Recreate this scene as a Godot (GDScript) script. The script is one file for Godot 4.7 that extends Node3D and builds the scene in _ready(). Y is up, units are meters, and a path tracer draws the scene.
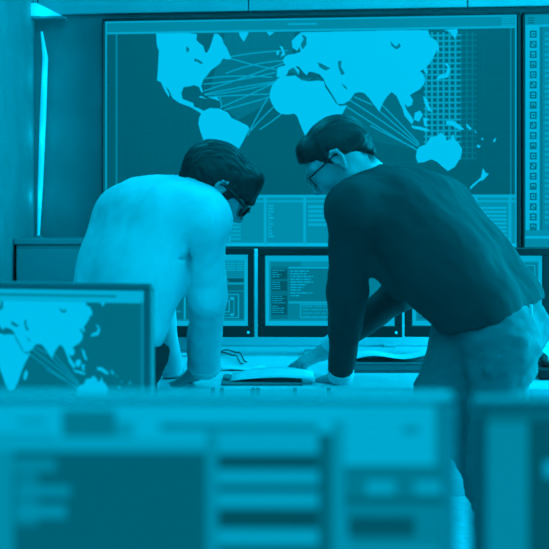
extends Node3D
# A control room: two people lean over a desk in front of a large world-map display, blurred monitors nearer the lens.
# Metres, y up. The lens stands at (0, 1.3, 0) and looks along -z.

const EYE := Vector3(0, 1.30, 0)
const FOCAL := 1200.0        # focal length in picture widths / 549
const DESK := 0.74

var M := {}
var rng := RandomNumberGenerator.new()
var taken := {}

# ---------------------------------------------------------------- colour helpers
func screen_colour(t: float) -> Color:      # what a screen pixel shows, t = 0..255
	return Color(0, (0.865 - 0.06 * t / 240.0) * t / 255.0, t / 255.0)
func tint(k: float) -> Color:               # surface colour, k = linear reflectance
	return Color(0.14 * k, 0.93 * k, k).linear_to_srgb()
func light_tint() -> Color:
	return Color(0.0, 0.69, 1.0).linear_to_srgb()

func mat(called: String, k: float, rough := 0.6, metal := 0.0) -> StandardMaterial3D:
	var m := StandardMaterial3D.new()
	m.resource_name = called
	m.albedo_color = tint(k)
	m.roughness = rough
	m.metallic = metal
	M[called] = m
	return m
func mottle(m: StandardMaterial3D, freq: float, low: float, scale: float, relief := 0.0, seed_ := 1, octaves := 3) -> void:
	var n := FastNoiseLite.new()
	n.seed = seed_
	n.frequency = freq
	n.fractal_octaves = octaves
	var t := NoiseTexture2D.new()
	t.width = 256
	t.height = 256
	t.seamless = true
	t.noise = n
	var g := Gradient.new()
	g.set_color(0, Color(low, low, low))
	g.set_color(1, Color(1, 1, 1))
	t.color_ramp = g
	m.albedo_texture = t
	m.uv1_triplanar = true
	m.uv1_scale = Vector3.ONE * scale
	if relief > 0.0:
		m.heightmap_enabled = true
		m.heightmap_texture = t
		m.heightmap_scale = relief
func glow(called: String, t: float, k := 1.0) -> StandardMaterial3D:
	var m := mat(called, 0.5, 0.4)
	m.emission_enabled = true
	m.emission = screen_colour(t)
	m.emission_energy_multiplier = k
	return m

# ---------------------------------------------------------------- nodes
func numbered(called: String) -> String:
	var n: int = taken.get(called, 0)
	taken[called] = n + 1
	return called if n == 0 else "%s_%03d" % [called, n]
func thing(called: String, label: String, category: String, at := Vector3.ZERO, turn := 0.0, group := "") -> Node3D:
	var o := Node3D.new()
	o.name = numbered(called)
	add_child(o)
	o.position = at
	o.rotation.y = turn
	tag(o, label, category, group)
	return o
func tag(o: Node, label: String, category: String, group := "", kind := "") -> void:
	if label: o.set_meta("label", label)
	if category: o.set_meta("category", category)
	if group: o.set_meta("group", group)
	if kind: o.set_meta("kind", kind)
func put(parent: Node, called: String, mesh: Mesh, m: Material, at := Vector3.ZERO) -> MeshInstance3D:
	var o := MeshInstance3D.new()
	o.name = numbered(called) if parent == self else called
	o.mesh = mesh
	o.material_override = m
	o.position = at
	parent.add_child(o, true)
	return o
func struct(called: String, mesh: Mesh, m: Material, label: String, at := Vector3.ZERO, turn := 0.0) -> MeshInstance3D:
	var o := put(self, called, mesh, m, at)
	o.rotation.y = turn
	tag(o, label, called.get_slice("_", 0), "", "structure")
	return o

# a point of the room at a given place in the view and a distance along the view axis
func at(px: float, py: float, d: float) -> Vector3:
	return EYE + Vector3((px - 274.5) * d / FOCAL, -(py - 210.0) * d / FOCAL, -d)

# ---------------------------------------------------------------- shapes
func st_new() -> SurfaceTool:
	var st := SurfaceTool.new()
	st.begin(Mesh.PRIMITIVE_TRIANGLES)
	st.set_smooth_group(-1)
	return st
func done(st: SurfaceTool) -> ArrayMesh:
	st.generate_normals()
	return st.commit()
func tri(st: SurfaceTool, a: Vector3, b: Vector3, c: Vector3, middle: Vector3) -> void:
	var n := (b - a).cross(c - a)
	if n.dot((a + b + c) / 3.0 - middle) > 0.0:      # clockwise seen from outside
		var s := b
		b = c
		c = s
	for p in [a, b, c]:
		st.add_vertex(p)
func quad(st: SurfaceTool, a: Vector3, b: Vector3, c: Vector3, d: Vector3, middle: Vector3) -> void:
	tri(st, a, b, c, middle)
	tri(st, a, c, d, middle)
func add_box(st: SurfaceTool, c: Vector3, size: Vector3, bev := 0.003, turn := Basis.IDENTITY) -> void:
	var h := size / 2.0
	bev = minf(bev, minf(h.x, minf(h.y, h.z)) * 0.9)
	var P := func(s: Vector3, axis: int) -> Vector3:
		var v := h - Vector3.ONE * bev
		v[axis] = h[axis]
		return c + turn * (v * s)
	for axis in 3:
		var u := (axis + 1) % 3
		var w := (axis + 2) % 3
		for s in [-1, 1]:
			var q := []
			for k in [[-1, -1], [1, -1], [1, 1], [-1, 1]]:
				var v := Vector3.ZERO
				v[axis] = s
				v[u] = k[0]
				v[w] = k[1]
				q.append(P.call(v, axis))
			quad(st, q[0], q[1], q[2], q[3], c)
		for a in [-1, 1]:
			for b in [-1, 1]:
				var e0 := Vector3.ZERO
				e0[axis] = -1
				e0[u] = a
				e0[w] = b
				var e1 := e0
				e1[axis] = 1
				quad(st, P.call(e0, u), P.call(e1, u), P.call(e1, w), P.call(e0, w), c)
	for i in 8:
		var s := Vector3(1 if i & 1 else -1, 1 if i & 2 else -1, 1 if i & 4 else -1)
		tri(st, P.call(s, 0), P.call(s, 1), P.call(s, 2), c)
func box(size: Vector3, bev := 0.003, c := Vector3.ZERO) -> ArrayMesh:
	var st := st_new()
	add_box(st, c, size, bev)
	return done(st)
func add_tube(st: SurfaceTool, pts: Array, r: float, sides := 8, closed := false) -> void:
	var rings := []
	var n := pts.size()
	for i in n:
		var prev: Vector3 = pts[(i - 1 + n) % n] if closed or i > 0 else pts[i]
		var next: Vector3 = pts[(i + 1) % n] if closed or i < n - 1 else pts[i]
		var d := (next - prev).normalized()
		var u := d.cross(Vector3.UP if absf(d.y) < 0.95 else Vector3.RIGHT).normalized()
		var v := d.cross(u)
		var ring := []
		for k in sides:
			var a := TAU * k / sides
			ring.append(pts[i] + (u * cos(a) + v * sin(a)) * r)
		rings.append(ring)
	for i in (n if closed else n - 1):
		var a: Array = rings[i]
		var b: Array = rings[(i + 1) % n]
		var mid: Vector3 = (pts[i] + pts[(i + 1) % n]) / 2.0
		for k in sides:
			var l := (k + 1) % sides
			quad(st, a[k], a[l], b[l], b[k], mid)
	if not closed:
		for e in [0, n - 1]:
			for k in range(1, sides - 1):
				tri(st, rings[e][0], rings[e][k], rings[e][k + 1], pts[1] if e == 0 else pts[n - 2])
func tube(pts: Array, r: float, sides := 8, closed := false) -> ArrayMesh:
	var st := st_new()
	st.set_smooth_group(0)
	add_tube(st, pts, r, sides, closed)
	return done(st)
func lathe(profile: Array, sides := 24) -> ArrayMesh:      # [radius, height] pairs about y
	var st := st_new()
	for i in profile.size() - 1:
		var p: Array = profile[i]
		var q: Array = profile[i + 1]
		for k in sides:
			var a := TAU * k / sides
			var b := TAU * (k + 1) / sides
			var m := Vector3(0, (p[1] + q[1]) / 2.0, 0)
			if absf(p[1] - q[1]) < 1e-5:
				m.y += -0.1 if i > profile.size() / 2 else 0.1
			quad(st, Vector3(cos(a) * p[0], p[1], sin(a) * p[0]), Vector3(cos(b) * p[0], p[1], sin(b) * p[0]), Vector3(cos(b) * q[0], q[1], sin(b) * q[0]), Vector3(cos(a) * q[0], q[1], sin(a) * q[0]), m)
	return done(st)
func sheet(pts: Array, cols: int, thick: float) -> ArrayMesh:   # a bent sheet of paper from a grid of points
	var st := st_new()
	st.set_smooth_group(0)
	var rows := pts.size() / cols
	var down := Vector3(0, -thick, 0)
	for j in rows - 1:
		for i in cols - 1:
			var a: Vector3 = pts[j * cols + i]
			var b: Vector3 = pts[j * cols + i + 1]
			var c: Vector3 = pts[(j + 1) * cols + i + 1]
			var d: Vector3 = pts[(j + 1) * cols + i]
			quad(st, a, b, c, d, a - Vector3.UP)
			quad(st, a + down, b + down, c + down, d + down, a + Vector3.UP)
	var rim := []
	for i in cols: rim.append(pts[i])
	for j in range(1, rows): rim.append(pts[j * cols + cols - 1])
	for i in range(cols - 2, -1, -1): rim.append(pts[(rows - 1) * cols + i])
	for j in range(rows - 2, 0, -1): rim.append(pts[j * cols])
	var mid := Vector3.ZERO
	for p in rim: mid += p / rim.size()
	for i in rim.size():
		var a: Vector3 = rim[i]
		var b: Vector3 = rim[(i + 1) % rim.size()]
		quad(st, a, b, b + down, a + down, mid)
	return done(st)

# ---------------------------------------------------------------- signed-distance bodies, meshed as surface nets
class Field:
	var o: Vector3
	var h: float
	var nx: int
	var ny: int
	var nz: int
	var d := PackedFloat32Array()
	func _init(lo: Vector3, hi: Vector3, cell: float) -> void:
		o = lo
		h = cell
		nx = int((hi.x - lo.x) / cell) + 2
		ny = int((hi.y - lo.y) / cell) + 2
		nz = int((hi.z - lo.z) / cell) + 2
		d.resize(nx * ny * nz)
		d.fill(1.0)
	func _lo(v: float, axis: int) -> int:
		return clampi(int((v - o[axis]) / h), 0, [nx, ny, nz][axis] - 1)
	func cap(a: Vector3, b: Vector3, ra: float, rb: float, k := 0.02) -> void:
		var m := maxf(ra, rb) + k + 3.0 * h
		var x0 := _lo(minf(a.x, b.x) - m, 0)
		var x1 := _lo(maxf(a.x, b.x) + m, 0)
		var y0 := _lo(minf(a.y, b.y) - m, 1)
		var y1 := _lo(maxf(a.y, b.y) + m, 1)
		var z0 := _lo(minf(a.z, b.z) - m, 2)
		var z1 := _lo(maxf(a.z, b.z) + m, 2)
		var ab := b - a
		var inv := 1.0 / maxf(ab.length_squared(), 1e-9)
		var dr := rb - ra
		for z in range(z0, z1 + 1):
			for y in range(y0, y1 + 1):
				var at := (z * ny + y) * nx + x0
				var p := o + Vector3(x0, y, z) * h - a
				for x in range(x0, x1 + 1):
					var t := clampf(p.dot(ab) * inv, 0.0, 1.0)
					var e := (p - ab * t).length() - ra - dr * t
					var f := d[at]
					var g := k - absf(e - f)
					d[at] = minf(e, f) - (g * g * 0.25 / k if g > 0.0 else 0.0)
					at += 1
					p.x += h
	# ellipsoid; sign -1 cuts it away
	func ell(c: Vector3, r: Vector3, k := 0.02, turn := Basis.IDENTITY, cut := false) -> void:
		var m := maxf(r.x, maxf(r.y, r.z)) + k + 3.0 * h
		var x0 := _lo(c.x - m, 0)
		var x1 := _lo(c.x + m, 0)
		var y0 := _lo(c.y - m, 1)
		var y1 := _lo(c.y + m, 1)
		var z0 := _lo(c.z - m, 2)
		var z1 := _lo(c.z + m, 2)
		var back := turn.inverse()
		var rm := minf(r.x, minf(r.y, r.z))
		for z in range(z0, z1 + 1):
			for y in range(y0, y1 + 1):
				var at := (z * ny + y) * nx + x0
				for x in range(x0, x1 + 1):
					var q := back * (o + Vector3(x, y, z) * h - c)
					var l := (q / r).length()
					var e := (l - 1.0) * rm if l > 1.0 else (l - 1.0) * rm
					var f := d[at]
					if cut:
						var g := k - absf(-e - f)
						d[at] = maxf(-e, f) + (g * g * 0.25 / k if g > 0.0 else 0.0)
					else:
						var g := k - absf(e - f)
						d[at] = minf(e, f) - (g * g * 0.25 / k if g > 0.0 else 0.0)
					at += 1
	# cut away all that lies beyond a plane, within a ball
	func cut_plane(p0: Vector3, n: Vector3, reach: float) -> void:
		for z in range(_lo(p0.z - reach, 2), _lo(p0.z + reach, 2) + 1):
			for y in range(_lo(p0.y - reach, 1), _lo(p0.y + reach, 1) + 1):
				for x in range(_lo(p0.x - reach, 0), _lo(p0.x + reach, 0) + 1):
					var at := (z * ny + y) * nx + x
					d[at] = maxf(d[at], (o + Vector3(x, y, z) * h - p0).dot(n))
	# returns [vertices, indices, normals]; where turns local points into the room; wrinkle moves a vertex along its normal
	func net(where := Transform3D.IDENTITY, wrinkle = null) -> Array:
		var verts := PackedVector3Array()
		var idx := PackedInt32Array()
		var cell := {}
		var sx := 1
		var sy := nx
		var sz := nx * ny
		var corner := [0, sx, sy, sx + sy, sz, sz + sx, sz + sy, sz + sx + sy]
		var near := h * 2.6
		for z in nz - 1:
			for y in ny - 1:
				var at := (z * ny + y) * nx
				for x in nx - 1:
					var f := d[at]
					if f < near and f > -near:
						var mask := 0
						for i in 8:
							if d[at + corner[i]] < 0.0:
								mask |= 1 << i
						if mask != 0 and mask != 255:
							var sum := Vector3.ZERO
							var n := 0
							for e in EDGES:
								var a: int = e[0]
								var b: int = e[1]
								if ((mask >> a) & 1) != ((mask >> b) & 1):
									var da := d[at + corner[a]]
									var db := d[at + corner[b]]
									var t := da / (da - db)
									sum += Vector3(a & 1, (a >> 1) & 1, a >> 2).lerp(Vector3(b & 1, (b >> 1) & 1, b >> 2), t)
									n += 1
							cell[at] = verts.size()
							verts.append(where * (o + (Vector3(x, y, z) + sum / n) * h))
					at += 1
		for key in cell:
			var at: int = key
			var inside := d[at] < 0.0
			for axis in 3:
				var s: int = [sx, sy, sz][axis]
				var u: int = [sy, sz, sx][axis]
				var w: int = [sz, sx, sy][axis]
				if inside == (d[at + s] < 0.0):
					continue
				if not (cell.has(at - u) and cell.has(at - w) and cell.has(at - u - w)):
					continue
				var a: int = cell[at]
				var b: int = cell[at - u]
				var c: int = cell[at - u - w]
				var e: int = cell[at - w]
				if inside:
					idx.append_array(PackedInt32Array([a, c, b, a, e, c]))
				else:
					idx.append_array(PackedInt32Array([a, b, c, a, c, e]))
		var norms := normals(verts, idx)
		if wrinkle != null:
			for i in verts.size():
				verts[i] += norms[i] * float(wrinkle.call(verts[i], norms[i]))
			norms = normals(verts, idx)
		return [verts, idx, norms]
	static func normals(verts: PackedVector3Array, idx: PackedInt32Array) -> PackedVector3Array:
		var out := PackedVector3Array()
		out.resize(verts.size())
		for i in range(0, idx.size(), 3):
			var n := (verts[idx[i + 2]] - verts[idx[i]]).cross(verts[idx[i + 1]] - verts[idx[i]])
			out[idx[i]] += n
			out[idx[i + 1]] += n
			out[idx[i + 2]] += n
		for i in out.size():
			out[i] = out[i].normalized()
		return out
	const EDGES := [[0, 1], [2, 3], [4, 5], [6, 7], [0, 2], [1, 3], [4, 6], [5, 7], [0, 4], [1, 5], [2, 6], [3, 7]]

func net_mesh(parts: Array) -> ArrayMesh:      # several nets joined into one surface
	var v := PackedVector3Array()
	var n := PackedVector3Array()
	var ix := PackedInt32Array()
	for p in parts:
		var base := v.size()
		v.append_array(p[0])
		n.append_array(p[2])
		for i in p[1]:
			ix.append(i + base)
	var a := []
	a.resize(Mesh.ARRAY_MAX)
	a[Mesh.ARRAY_VERTEX] = v
	a[Mesh.ARRAY_NORMAL] = n
	a[Mesh.ARRAY_INDEX] = ix
	var m := ArrayMesh.new()
	m.add_surface_from_arrays(Mesh.PRIMITIVE_TRIANGLES, a)
	return m
const MAP_LAND := [
	[128, 32, 130, 63, 135, 76, 132, 130, 130, 149, 140, 154, 150, 176, 160, 191, 162, 186, 152, 164, 160, 174, 169, 194, 186, 206, 213, 216, 233, 228, 245, 236, 250, 228, 233, 219, 223, 216, 220, 206, 206, 201, 194, 196, 191, 182, 196, 167, 211, 165, 223, 162, 235, 167, 240, 180, 245, 180, 240, 165, 245, 150, 255, 138, 264, 126, 274, 119, 286, 110, 294, 97, 306, 100, 315, 98, 308, 83, 303, 71, 296, 61, 291, 46, 281, 36, 272, 36, 267, 53, 262, 68, 255, 82, 250, 82, 245, 65, 235, 58, 228, 50, 230, 36, 208, 33],
	[333, 32, 335, 42, 345, 57, 352, 45, 357, 33],
	[401, 33, 408, 43, 420, 34],
	[259, 194, 272, 197, 286, 202, 279, 192],
	[233, 192, 255, 197, 240, 189],
	[240, 233, 250, 224, 262, 219, 286, 221, 306, 231, 315, 244, 330, 251, 354, 263, 359, 271, 352, 285, 342, 305, 330, 326, 311, 341, 301, 370, 286, 399, 276, 414, 267, 394, 262, 358, 252, 316, 238, 277, 233, 258, 235, 243],
	[428, 148, 415, 164, 410, 177, 408, 193, 413, 208, 423, 225, 435, 235, 452, 237, 469, 235, 476, 242, 481, 257, 488, 274, 496, 293, 505, 318, 520, 342, 537, 337, 552, 313, 562, 284, 574, 255, 588, 231, 596, 215, 579, 217, 569, 210, 557, 190, 544, 171, 540, 156, 525, 154, 501, 156, 484, 151, 471, 141, 447, 143],
	[574, 282, 583, 270, 588, 282, 579, 306, 571, 301],
	[428, 121, 425, 143, 437, 148, 449, 141, 457, 126, 467, 122, 479, 139, 481, 129, 471, 119, 479, 119, 491, 134, 498, 141, 505, 132, 515, 134, 530, 139, 540, 151, 544, 163, 557, 183, 574, 212, 588, 212, 603, 203, 615, 186, 627, 184, 637, 186, 649, 198, 661, 215, 674, 232, 681, 213, 693, 194, 703, 184, 715, 194, 725, 216, 734, 235, 749, 254, 754, 249, 739, 228, 734, 213, 742, 221, 752, 216, 754, 204, 747, 192, 759, 185, 771, 178, 781, 166, 783, 152, 778, 140, 771, 135, 778, 130, 786, 142, 790, 137, 786, 125, 795, 114, 805, 97, 810, 85, 817, 88, 815, 71, 808, 59, 795, 52, 790, 35, 720, 34, 505, 35, 486, 35, 474, 44, 462, 56, 464, 73, 476, 81, 481, 71, 484, 83, 469, 88, 454, 90, 445, 95, 440, 104, 447, 116],
	[432, 68, 440, 70, 447, 90, 435, 95, 440, 82],
	[425, 80, 432, 80, 430, 90, 425, 90],
	[759, 235, 771, 230, 778, 240, 769, 257, 756, 252],
	[727, 218, 737, 228, 756, 254, 752, 264, 734, 242],
	[749, 266, 771, 269, 793, 276, 788, 281, 754, 273],
	[778, 195, 788, 202, 793, 219, 800, 233, 790, 231, 783, 214],
	[778, 247, 793, 250, 786, 257, 790, 269, 781, 266],
	[832, 255, 849, 255, 864, 265, 876, 277, 864, 277, 847, 267, 834, 264],
	[808, 157, 817, 145, 832, 140, 837, 126, 827, 116, 837, 117, 844, 133, 837, 150, 817, 154],
	[827, 35, 842, 40, 854, 57, 861, 41, 859, 33],
	[764, 324, 761, 343, 766, 357, 781, 355, 798, 348, 812, 355, 825, 367, 837, 377, 854, 367, 868, 343, 871, 324, 861, 307, 854, 303, 849, 286, 844, 300, 834, 303, 832, 293, 820, 283, 810, 293, 795, 295, 786, 312, 771, 317],
	[920, 370, 927, 382, 934, 384, 922, 398, 910, 403, 890, 422, 890, 415, 915, 393],
	[881, 262, 893, 274, 890, 279, 881, 270],
	[898, 277, 905, 284, 903, 286],
	[907, 313, 915, 317, 910, 322, 905, 317],
	[944, 303, 951, 296, 949, 306, 944, 308],
	[917, 296, 922, 301, 917, 303],
]
const MAP_HOLES := [
	[223, 96, 233, 99, 245, 107, 240, 111, 230, 104, 223, 104],
	[203, 65, 211, 72, 208, 82, 203, 77],
	[525, 110, 535, 113, 547, 120, 557, 125, 544, 130, 530, 122],
	[574, 108, 583, 106, 581, 121, 591, 138, 583, 142, 576, 125],
	[581, 161, 593, 169, 598, 178, 591, 174],
	[486, 40, 498, 47, 498, 66, 488, 78, 484, 66, 491, 52],
	[452, 129, 469, 124, 476, 134, 484, 146, 469, 136],
	[479, 146, 493, 148, 513, 146, 505, 156, 486, 153],
	[520, 146, 540, 154, 525, 151],
	[700, 60, 708, 69, 715, 74, 722, 65, 725, 74, 715, 81, 703, 72],
]
const MAP_LINES := [
	[313, 93, 384, 79, 452, 80],
	[301, 134, 374, 103, 447, 104],
	[250, 146, 330, 134, 415, 145],
	[247, 177, 342, 147, 447, 109],
	[247, 185, 342, 166, 440, 153],
	[250, 187, 354, 181, 437, 153],
	[257, 192, 342, 186, 432, 186],
	[286, 219, 354, 191, 432, 153],
	[296, 224, 354, 210, 408, 193],
	[354, 288, 374, 244, 403, 196],
	[362, 276, 389, 244, 418, 218],
	[384, 273, 408, 259, 437, 235],
	[286, 190, 291, 219],
	[245, 160, 330, 156, 423, 133],
	[315, 98, 374, 118, 435, 128],
	[603, 203, 683, 254, 766, 317],
	[593, 217, 676, 275, 764, 326],
	[613, 195, 632, 203, 657, 215],
	[678, 213, 720, 256, 769, 309],
	[652, 265, 705, 295, 759, 321],
	[671, 227, 720, 271, 769, 314],
]

# ---------------------------------------------------------------- what the screens show
class Page:
	var im: Image
	var k: float       # pixels per unit
	func _init(w: float, hh: float, scale: float, c: Color) -> void:
		k = scale
		im = Image.create(int(w * k), int(hh * k), false, Image.FORMAT_RGB8)
		im.fill(c)
	func rect(x0: float, y0: float, x1: float, y1: float, c: Color) -> void:
		var r := Rect2i(roundi(x0 * k), roundi(y0 * k), maxi(1, roundi((x1 - x0) * k)), maxi(1, roundi((y1 - y0) * k)))
		im.fill_rect(r, c)
	func frame(x0: float, y0: float, x1: float, y1: float, w: float, c: Color) -> void:
		rect(x0, y0, x1, y0 + w, c)
		rect(x0, y1 - w, x1, y1, c)
		rect(x0, y0, x0 + w, y1, c)
		rect(x1 - w, y0, x1, y1, c)
	func poly(p: Array, c: Color) -> void:     # flat list x, y, x, y ...
		var n := p.size() / 2
		var lo := 1e9
		var hi := -1e9
		for i in n:
			lo = minf(lo, p[i * 2 + 1])
			hi = maxf(hi, p[i * 2 + 1])
		for row in range(maxi(0, int(lo * k)), mini(im.get_height() - 1, int(hi * k)) + 1):
			var y := (row + 0.5) / k
			var xs := []
			for i in n:
				var j := (i + 1) % n
				var y0: float = p[i * 2 + 1]
				var y1: float = p[j * 2 + 1]
				if (y0 <= y) != (y1 <= y):
					xs.append(lerpf(p[i * 2], p[j * 2], (y - y0) / (y1 - y0)))
			xs.sort()
			for i in range(0, xs.size() - 1, 2):
				var a := clampi(roundi(xs[i] * k), 0, im.get_width())
				var b := clampi(roundi(xs[i + 1] * k), 0, im.get_width())
				if b > a:
					im.fill_rect(Rect2i(a, row, b - a, 1), c)
	func line(a: Vector2, b: Vector2, w: float, c: Color) -> void:
		var n := (b - a).orthogonal().normalized() * w / 2.0
		poly([a.x + n.x, a.y + n.y, b.x + n.x, b.y + n.y, b.x - n.x, b.y - n.y, a.x - n.x, a.y - n.y], c)
	func arc(a: Vector2, m: Vector2, b: Vector2, w: float, c: Color) -> void:
		var last := a
		for i in range(1, 9):
			var t := i / 8.0
			var q := a.lerp(m * 2.0 - (a + b) / 2.0, t).lerp((m * 2.0 - (a + b) / 2.0).lerp(b, t), t)
			line(last, q, w, c)
			last = q
	func rows(x0: float, y0: float, x1: float, y1: float, step: float, thick: float, c: Color, r: RandomNumberGenerator, full := false) -> void:
		var y := y0
		while y + thick <= y1:
			if full:
				rect(x0, y, x1, y + thick, c)
			else:
				var x := x0
				var end := x0 + (x1 - x0) * r.randf_range(0.35, 1.0)
				while x < end:
					var w := r.randf_range(0.06, 0.3) * (x1 - x0)
					rect(x, y, minf(x + w, end), y + thick, c)
					x += w + (x1 - x0) * 0.04
			y += step
	func texture() -> ImageTexture:
		return ImageTexture.create_from_image(im)

func S(t: float) -> Color:
	return screen_colour(t)

func page_map(grid: bool) -> ImageTexture:               # the world map with its links, 1000 x 562 units
	var p := Page.new(1000, 562, 2.0, S(110))
	var line_c := S(205)
	# sea: grey-blue bathymetry fields
	p.rect(0, 30, 1000, 440, S(106))
	p.poly([300, 30, 470, 30, 460, 120, 420, 200, 330, 250, 260, 180], S(130))
	p.poly([560, 190, 800, 190, 790, 330, 640, 300, 560, 240], S(118))
	p.rect(780, 30, 1000, 440, S(103))
	if not grid:
		p.rect(0, 30, 1000, 440, S(126))
	for i in 24:                                     # faint graticule
		p.rect(40 * i, 32, 40 * i + 1, 436, S(114))
		if i < 11:
			p.rect(30, 34 + 40 * i, 990, 35 + 40 * i, S(114))
	# fine pixel grid over the east
	for i in (9 if grid else 0):
		var x := 783.0 + i * 13.9
		p.rect(x, 40, x + (5.0 if i < 6 else 3.0), 350, S(186 if i < 6 else 134))
	for j in (23 if grid else 0):
		var y := 46.0 + j * 13.6
		p.rect(780, y, 868, y + 4.6, S(190))
		p.rect(868, y, 905, y + 3.0, S(132))
	for l in MAP_LINES:
		var a := Vector2(l[0], l[1])
		var b := Vector2(l[l.size() - 2], l[l.size() - 1])
		p.arc(a, ((a + b) / 2.0).lerp(Vector2(l[2], l[3]), 0.4) if l.size() == 6 else (a + b) / 2.0, b, 3.0, S(196))
	for q in MAP_LAND:
		p.poly(q, S(240))
	for q in MAP_HOLES:
		p.poly(q, S(135))
	# title bar and window frame
	p.rect(0, 0, 1000, 32, S(158))
	p.frame(0, 0, 1000, 562, 5, line_c)
	p.rect(0, 28, 1000, 33, line_c)
	p.rect(452, 13, 524, 17, S(205))
	for i in 4:
		p.rect(964, 7 + i * 5.6, 994, 9.6 + i * 5.6, S(205))
	if not grid:
		p.rect(0, 0, 1000, 44, S(214))
		p.rect(220, 18, 900, 27, S(160))
		p.rect(990, 40, 1000, 440, S(175))
	p.rect(27, 33, 31, 440, S(165))
	p.rect(984, 33, 987, 440, S(160))
	# lower panels
	p.rect(4, 436, 996, 558, S(168))
	p.rect(0, 434, 1000, 441, line_c)
	p.rect(0, 448, 1000, 452, line_c)
	p.rect(0, 552, 1000, 560, S(225))
	for x in [60, 180, 306, 394, 490, 604, 706, 808, 900, 980]:
		p.rect(x, 440, x + 7, 556, line_c)
	for x in [6, 72, 196, 308, 616, 716, 820]:
		p.rows(x, 474, x + 30, 548, 9.4, 5, S(200), rng, true)
	p.rows(405, 458, 420, 540, 7.6, 4.4, S(215), rng)
	p.rows(502, 460, 552, 520, 11, 6.6, S(205), rng, true)
	p.rows(915, 464, 976, 545, 9.4, 4.6, S(212), rng, true)
	return p.texture()

func page_icons() -> ImageTexture:             # the second display: a column of icons beside a table, 1000 x 562
	var p := Page.new(1000, 562, 2.0, S(150))
	var y := 40.0
	p.rect(0, 0, 1000, 30, S(165))
	p.rect(0, 26, 1000, 31, S(215))
	p.rect(3, 31, 36, 520, S(215))
	p.rows(8, 8, 24, 24, 6, 3, S(110), rng, true)
	for i in 20:
		p.frame(13, y, 29, y + 17, 3.4, S(110))
		match i % 4:
			0: p.rect(19, y + 6, 24, y + 11, S(110))
			1: p.line(Vector2(15, y + 2), Vector2(27, y + 15), 3, S(120))
			2: p.rect(14, y + 8, 28, y + 11, S(120))
			3: p.poly([16, y + 13, 21, y + 4, 26, y + 13], S(115))
		y += 24.4
	p.rect(36, 31, 42, 520, S(130))
	for r in 37:
		for c in 8:
			p.rect(48 + c * 118, 44 + r * 12.6, 160 + c * 118, 52 + r * 12.6, S(188 if (r + c) % 3 else 176))
	p.rect(0, 520, 1000, 534, S(165))
	p.rect(0, 534, 1000, 540, S(215))
	p.rect(0, 540, 1000, 562, S(160))
	return p.texture()

func page_console(kind: int) -> ImageTexture:  # desk monitors, 400 x 250
	var p := Page.new(400, 250, 2.0, S(165))
	p.frame(0, 0, 400, 250, 12, S(212))
	p.rect(0, 0, 400, 22, S(205))
	p.rect(0, 232, 400, 250, S(215))
	if kind == 1:                              # list, command window, status boxes
		p.rect(18, 24, 384, 226, S(150))
		p.rect(110, 22, 384, 40, S(172))
		p.rect(18, 40, 70, 226, S(132))
		for b in [[50, 0], [92, 1], [142, 2], [176, 3]]:
			p.rect(20, b[0], 68, b[0] + 34, S(92))
			p.rows(22, b[0] + 2, 66, b[0] + 34, 7.5, 3.6, S(188), rng)
		p.rect(72, 42, 250, 160, S(138))
		p.rect(72, 42, 384, 47, S(212))
		p.rows(78, 54, 150, 150, 9.6, 4.4, S(205), rng)
		p.rows(200, 60, 370, 150, 16, 5, S(190), rng)
		p.rect(72, 164, 384, 170, S(205))
		p.frame(108, 172, 240, 222, 3, S(205))
		p.rows(116, 178, 232, 220, 12, 4, S(190), rng)
		p.frame(250, 172, 384, 222, 3, S(205))
	elif kind == 0:                            # table, dark bands, ring diagram
		p.rect(14, 24, 386, 60, S(200))
		for i in 7:
			p.rect(14, 26 + i * 8.0, 386, 29 + i * 8.0, S(150))
		for i in 12:
			p.rect(20 + i * 31, 24, 22 + i * 31, 84, S(155))
		p.rect(14, 84, 386, 98, S(96))
		p.rows(30, 87, 380, 96, 5, 3, S(200), rng)
		p.rect(14, 98, 386, 106, S(185))
		p.rect(14, 106, 386, 126, S(120))
		p.rows(20, 109, 380, 126, 7, 3, S(195), rng)
		p.rect(14, 130, 386, 226, S(128))
		p.rows(20, 140, 100, 220, 11, 7, S(205), rng, true)
		p.rows(110, 140, 200, 220, 14, 6, S(175), rng)
		for i in 4:
			p.frame(240 + i * 14, 138 + i * 10, 372 - i * 14, 222 - i * 10, 4, S(176 if i % 2 else 200))
		p.rect(298, 172, 316, 190, S(225))
		for q in [[262, 150], [346, 150], [262, 206], [346, 206]]:
			p.rect(q[0], q[1], q[0] + 9, q[1] + 9, S(215))
		p.rect(204, 130, 210, 226, S(205))
	else:
		p.rect(18, 28, 384, 226, S(140))
		for c in 3:
			p.frame(24 + c * 120, 34, 138 + c * 120, 130, 3, S(205))
			p.rows(32 + c * 120, 44, 130 + c * 120, 126, 9, 4.4, S(192), rng)
		p.rows(24, 140, 380, 222, 10, 4.6, S(200), rng, true)
	return p.texture()

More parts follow.
